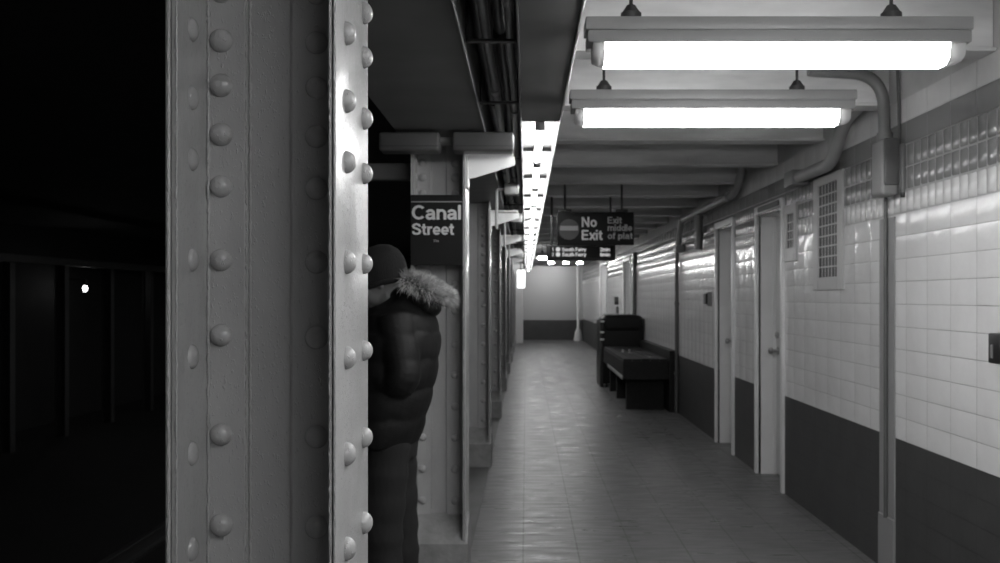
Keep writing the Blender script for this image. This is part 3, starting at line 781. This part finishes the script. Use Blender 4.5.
for y in (0,):
    for x, lab in ((-2.6, 'near running rail of the dark track'), (-4.05, 'far running rail of the dark track')):
        b = MB(); b.box(x-.035, x+.035, Y0, Y1, -1.06, -1.03, .006); b.box(x-.01, x+.01, Y0, Y1, -1.17, -1.05); b.box(x-.07, x+.07, Y0, Y1, -1.2, -1.17)
        tag(b.build('running_rail', M['post']), lab, 'rail', None)

# ------------------------------------------------------------------ person
PY = 4.40
def baked(mb, name, m, parent, voxel, sm=4, sub=0):
    o = mb.build(name, m, parent)
    md = o.modifiers.new('r', 'REMESH'); md.mode = 'VOXEL'; md.voxel_size = voxel; md.use_smooth_shade = True
    if sm:
        s_ = o.modifiers.new('s', 'SMOOTH'); s_.factor = .5; s_.iterations = sm
    dg = bpy.context.evaluated_depsgraph_get(); me = bpy.data.meshes.new_from_object(o.evaluated_get(dg))
    o.modifiers.clear(); old = o.data; o.data = me; me.name = name; bpy.data.meshes.remove(old)
    for p in me.polygons: p.use_smooth = True
    return o
person = thing('person', 'person in a black beanie and black puffer jacket with fur hood, looking down', 'person', (-.59, PY, 0))
HM = Matrix.Translation((-.606, PY, 1.462)) @ Matrix.Rotation(math.radians(-15), 4, 'Y') @ Matrix.Scale(-1, 4, (1, 0, 0))
def H(x, y, z): return tuple(HM @ Vector((x, y, z)))
def hball(mb, c, rx, ry, rz, u=20, v=14):
    k = MB(); k.ball((0, 0, 0), 1, 1, 1, u, v)
    for q in k.bm.verts: q.co = HM @ Vector((c[0]+q.co.x*rx, c[1]+q.co.y*ry, c[2]+q.co.z*rz))
    me = bpy.data.meshes.new('t'); k.bm.to_mesh(me); k.bm.free(); mb.bm.from_mesh(me); bpy.data.meshes.remove(me)
bd = MB()
hball(bd, (.005, 0, .135), .098, .077, .112)
hball(bd, (.035, 0, .060), .062, .056, .055); hball(bd, (.070, 0, .030), .026, .026, .022)       # jaw, chin
bd.tube([H(.088, 0, .125), H(.105, 0, .098), H(.112, 0, .082)], [.010, .013, .014], 10)             # nose
for s_ in (-1, 1):
    hball(bd, (.062, .036*s_, .085), .026, .022, .022); hball(bd, (.088, .030*s_, .142), .016, .026, .010)  # cheek, brow
    hball(bd, (-.005, .078*s_, .105), .020, .010, .032)                                                 # ear
    hball(bd, (.082, .032*s_, .120), .012, .014, .010)
hball(bd, (.092, 0, .058), .012, .024, .007); hball(bd, (.089, 0, .047), .012, .021, .007)             # lips
bd.tube([H(-.01, 0, .06), (-.600, PY, 1.47), (-.57, PY, 1.40)], [.056, .060, .075], 16)
def ell(cx, cy, z, rx, ry, n=24): return [(cx+rx*math.cos(2*PI*k/n), cy+ry*math.sin(2*PI*k/n), z) for k in range(n)]
bd.loft([ell(-.60, PY, .84, .10, .15), ell(-.60, PY, .95, .115, .165), ell(-.59, PY, 1.1, .10, .145), ell(-.575, PY, 1.28, .12, .165),
         ell(-.57, PY, 1.40, .10, .17), ell(-.575, PY, 1.45, .06, .09)])
ARM = {}
for s_ in (-1, 1):
    sh = Vector((-.56, PY+.185*s_, 1.405)); el = Vector((-.50, PY+.235*s_, 1.13)); wr = Vector((-.745, PY+.10*s_, 1.195))
    ARM[s_] = (sh, el, wr)
    bd.tube([sh, sh.lerp(el, .5), el, el.lerp(wr, .5), wr], [.055, .048, .040, .038, .026], 14)
    # hand: palm, four fingers curled round the phone, thumb from the side of the palm
    pc = wr+Vector((-.055, -.015*s_, .02))
    bd.tube([wr, wr.lerp(pc, .5), pc, pc+Vector((-.03, -.010*s_, .012))], [.026, .030, .034, .026], 12)
    for f, (lz, ln) in enumerate(((.030, .040), (.012, .046), (-.006, .043), (-.022, .034))):
        p0 = pc+Vector((-.025, .008*s_, lz*.8)); p1 = p0+Vector((-ln*.75, .004*s_, .010)); p2 = p1+Vector((-ln*.35, -.022*s_, .010)); p3 = p2+Vector((.004, -.018*s_, .006))
        bd.tube([p0, p1, p2, p3], [.0095, .0090, .0082, .0070], 10)
    q0 = pc+Vector((-.002, -.018*s_, .026)); q1 = q0+Vector((-.025, -.010*s_, .028)); q2 = q1+Vector((-.026, -.004*s_, .014))
    bd.tube([q0, q1, q2], [.012, .0105, .0085], 10)
    hp = Vector((-.60, PY+.095*s_, .90)); kn = Vector((-.605+.02*s_, PY+.105*s_, .50)); an = Vector((-.585+.03*s_, PY+.11*s_, .09))
    bd.tube([hp, hp.lerp(kn, .5), kn, kn.lerp(an, .35), an], [.085, .075, .055, .055, .038], 16)
    bd.tube([an, an+Vector((0, 0, -.045)), an+Vector((-.10, 0, -.06)), an+Vector((-.17, 0, -.065))], [.036, .036, .030, .020], 12)
baked(bd, 'body', M['skin'], person, .0062, 3)
# beanie
bn = MB()
prof = [(-.03, .104), (.0, .110), (.03, .112), (.07, .108), (.11, .092), (.140, .060), (.153, .020)]
rings = []
for z, r in prof:
    rings.append([H(-.004+r*1.06*math.cos(2*PI*k/32)-.10*max(0, z-.0)*.6, r*.86*math.sin(2*PI*k/32), .118+z) for k in range(32)])
bn.loft(rings); bn_o = baked(bn, 'beanie', M['beanie'], person, .006, 3)
cf = MB()
cf.tube([H(-.004+.106*math.cos(a), .092*math.sin(a), .100) for a in [2*PI*k/36 for k in range(37)]], .0110, 10)
baked(cf, 'beanie_cuff', M['beanie'], bn_o, .005, 2)
# jacket: quilted rings + sleeves
jk = MB()
prof = [(.855, -.625, .150, .215), (.95, -.612, .170, .232), (1.08, -.592, .185, .245), (1.22, -.575, .198, .25), (1.34, -.562, .190, .25),
        (1.42, -.560, .165, .225), (1.475, -.568, .115, .15), (1.505, -.562, .088, .110), (1.535, -.552, .076, .095)]
def lerpprof(z):
    for a, c in zip(prof, prof[1:]):
        if z <= c[0]:
            u = (z-a[0])/(c[0]-a[0]); u = max(0, u); return [a[i]+(c[i]-a[i])*u for i in range(1, 4)]
    return list(prof[-1][1:])
rings = []; z = .855; pitch = .124
while z <= 1.5351:
    cx, rx, ry = lerpprof(z)
    ph = ((z-.855) % pitch)/pitch
    q = 0.0 if z > 1.45 else .013*(math.sin(PI*ph)**.45-1)
    rings.append([(cx+(rx+q)*math.cos(2*PI*k/40)*(1+.012*math.sin(5*k+z*30)), PY+(ry+q)*math.sin(2*PI*k/40), z+.005*math.sin(k*.9+z*11)+max(0, z-1.45)*.95*math.cos(2*PI*k/40)) for k in range(40)])
    z += .0118
jk.loft(rings)
for s_ in (-1, 1):
    sh, el, wr = ARM[s_]
    pts = bend([sh+Vector((.0, -.03*s_, .01)), el, wr], .09, 8); P = []
    for a, c in zip(pts, pts[1:]):
        n = max(1, int((c-a).length/.012))
        for i in range(n): P.append(a.lerp(c, i/n))
    P.append(pts[-1]); rr = []; d = 0; tot = sum((c-a).length for a, c in zip(P, P[1:]))
    for i, p in enumerate(P):
        if i: d += (p-P[i-1]).length
        base = .092-.030*(d/tot)
        rr.append(base + .009*(abs(math.sin(PI*d/.105))**.45-1))
    jk.tube(P, rr, 20)
jk_o = baked(jk, 'jacket', M['jacket'], person, .0075, 2)
zp = MB(); zp.tube([(-.782, PY, .87), (-.790, PY, 1.0), (-.784, PY, 1.15), (-.774, PY, 1.25), (-.756, PY, 1.35), (-.722, PY, 1.43), (-.690, PY, 1.48)], .006, 6)
smooth(zp.build('zip', M['dark'], jk_o))
# hood lying on the back with its fur trim
hd = MB()
for (x, y, z, a, c, e) in ((-.47, 0, 1.49, .09, .14, .05), (-.43, 0, 1.455, .06, .11, .05), (-.52, 0, 1.505, .08, .13, .045)):
    hd.ball((x, PY+y, z), a, c, e)
hd_o = baked(hd, 'hood', M['jacket'], person, .008, 4)
ring = []
for k in range(60):
    a = -PI*.62 + 2*PI*.62*k/59
    x = -.475+.118*math.cos(a); yy = PY+.150*math.sin(a)
    z = 1.560-.070*max(0, math.cos(a))
    ring.append(Vector((x, yy, z)))
core = MB(); core.tube(ring, .034, 12); baked(core, 'fur_backing', M['furdark'], hd_o, .008, 2)
fu = MB(); bm = fu.bm
for i in range(8000):
    k = random.uniform(0, 58.9); i0 = int(k); p = ring[i0].lerp(ring[i0+1], k-i0); tdir = (ring[i0+1]-ring[i0]).normalized()
    up = Vector((0, 0, 1)); u = tdir.cross(up).normalized(); v = u.cross(tdir)
    a = random.uniform(0, 2*PI); n = u*math.cos(a)+v*math.sin(a)
    if n.z < -.75: continue
    d = (n + tdir*random.uniform(-.6, .6) + Vector((random.uniform(-.3, .3), random.uniform(-.3, .3), random.uniform(-.35, .1)))).normalized()
    L = random.uniform(.026, .054); s0 = p+n*.028; sd = d.cross(Vector((random.random(), random.random(), random.random()))).normalized()*.0013
    mid = s0+d*L*.55; tip = s0+d*L+Vector((0, 0, -.008))
    A = bm.verts.new(s0-sd); B = bm.verts.new(s0+sd); Cc = bm.verts.new(mid+sd*.8); D = bm.verts.new(mid-sd*.8); E = bm.verts.new(tip)
    bm.faces.new((A, B, Cc, D)); bm.faces.new((D, Cc, E))
fu.build('fur_trim', M['fur'], hd_o)
# trousers
tr = MB()
for s_ in (-1, 1):
    hp = Vector((-.595, PY+.095*s_, .90)); kn = Vector((-.597+.02*s_, PY+.11*s_, .50)); an = Vector((-.580+.03*s_, PY+.115*s_, .07))
    P = [hp.lerp(kn, i/10) for i in range(10)]+[kn.lerp(an, i/12) for i in range(13)]; rr = []
    for i, p in enumerate(P):
        tt = i/22; r = .101-.026*tt+.004*math.sin(i*1.9)
        if tt > .82: r += .006*math.sin(i*3.1)+.004
        rr.append(r)
    tr.tube(P, rr, 22)
tr.loft([ell(-.60, PY, .80, .12, .175), ell(-.60, PY, .90, .13, .185), ell(-.60, PY, 1.0, .125, .175)])
baked(tr, 'trousers', M['trouser'], person, .009, 3)
for s_ in (-1, 1):
    an = Vector((-.585+.03*s_, PY+.115*s_, 0)); sh = MB()
    sh.tube([an+Vector((.005, 0, .13)), an+Vector((.005, 0, .06)), an+Vector((-.03, 0, .05)), an+Vector((-.12, 0, .045)), an+Vector((-.19, 0, .038))], [.050, .055, .052, .046, .034], 16)
    sh.box(an.x-.225, an.x+.06, an.y-.045, an.y+.045, .0, .022, .008)
    baked(sh, 'shoe', M['black'], person, .007, 2)
t = thing('phone', 'dark phone held in both hands of the person', 'phone', (-.84, PY, 1.235))
b = MB(); b.box(-.008, .008, -.072, .072, -.037, .037, .004)
ph = b.build('phone_body', M['black']); ph.parent = t; ph.rotation_euler = (0, math.radians(-40), 0)
b = MB(); b.box(.0081, .0088, -.066, .066, -.032, .032); sc = b.build('phone_screen', M['screen']); sc.parent = ph

bpy.context.view_layer.update()
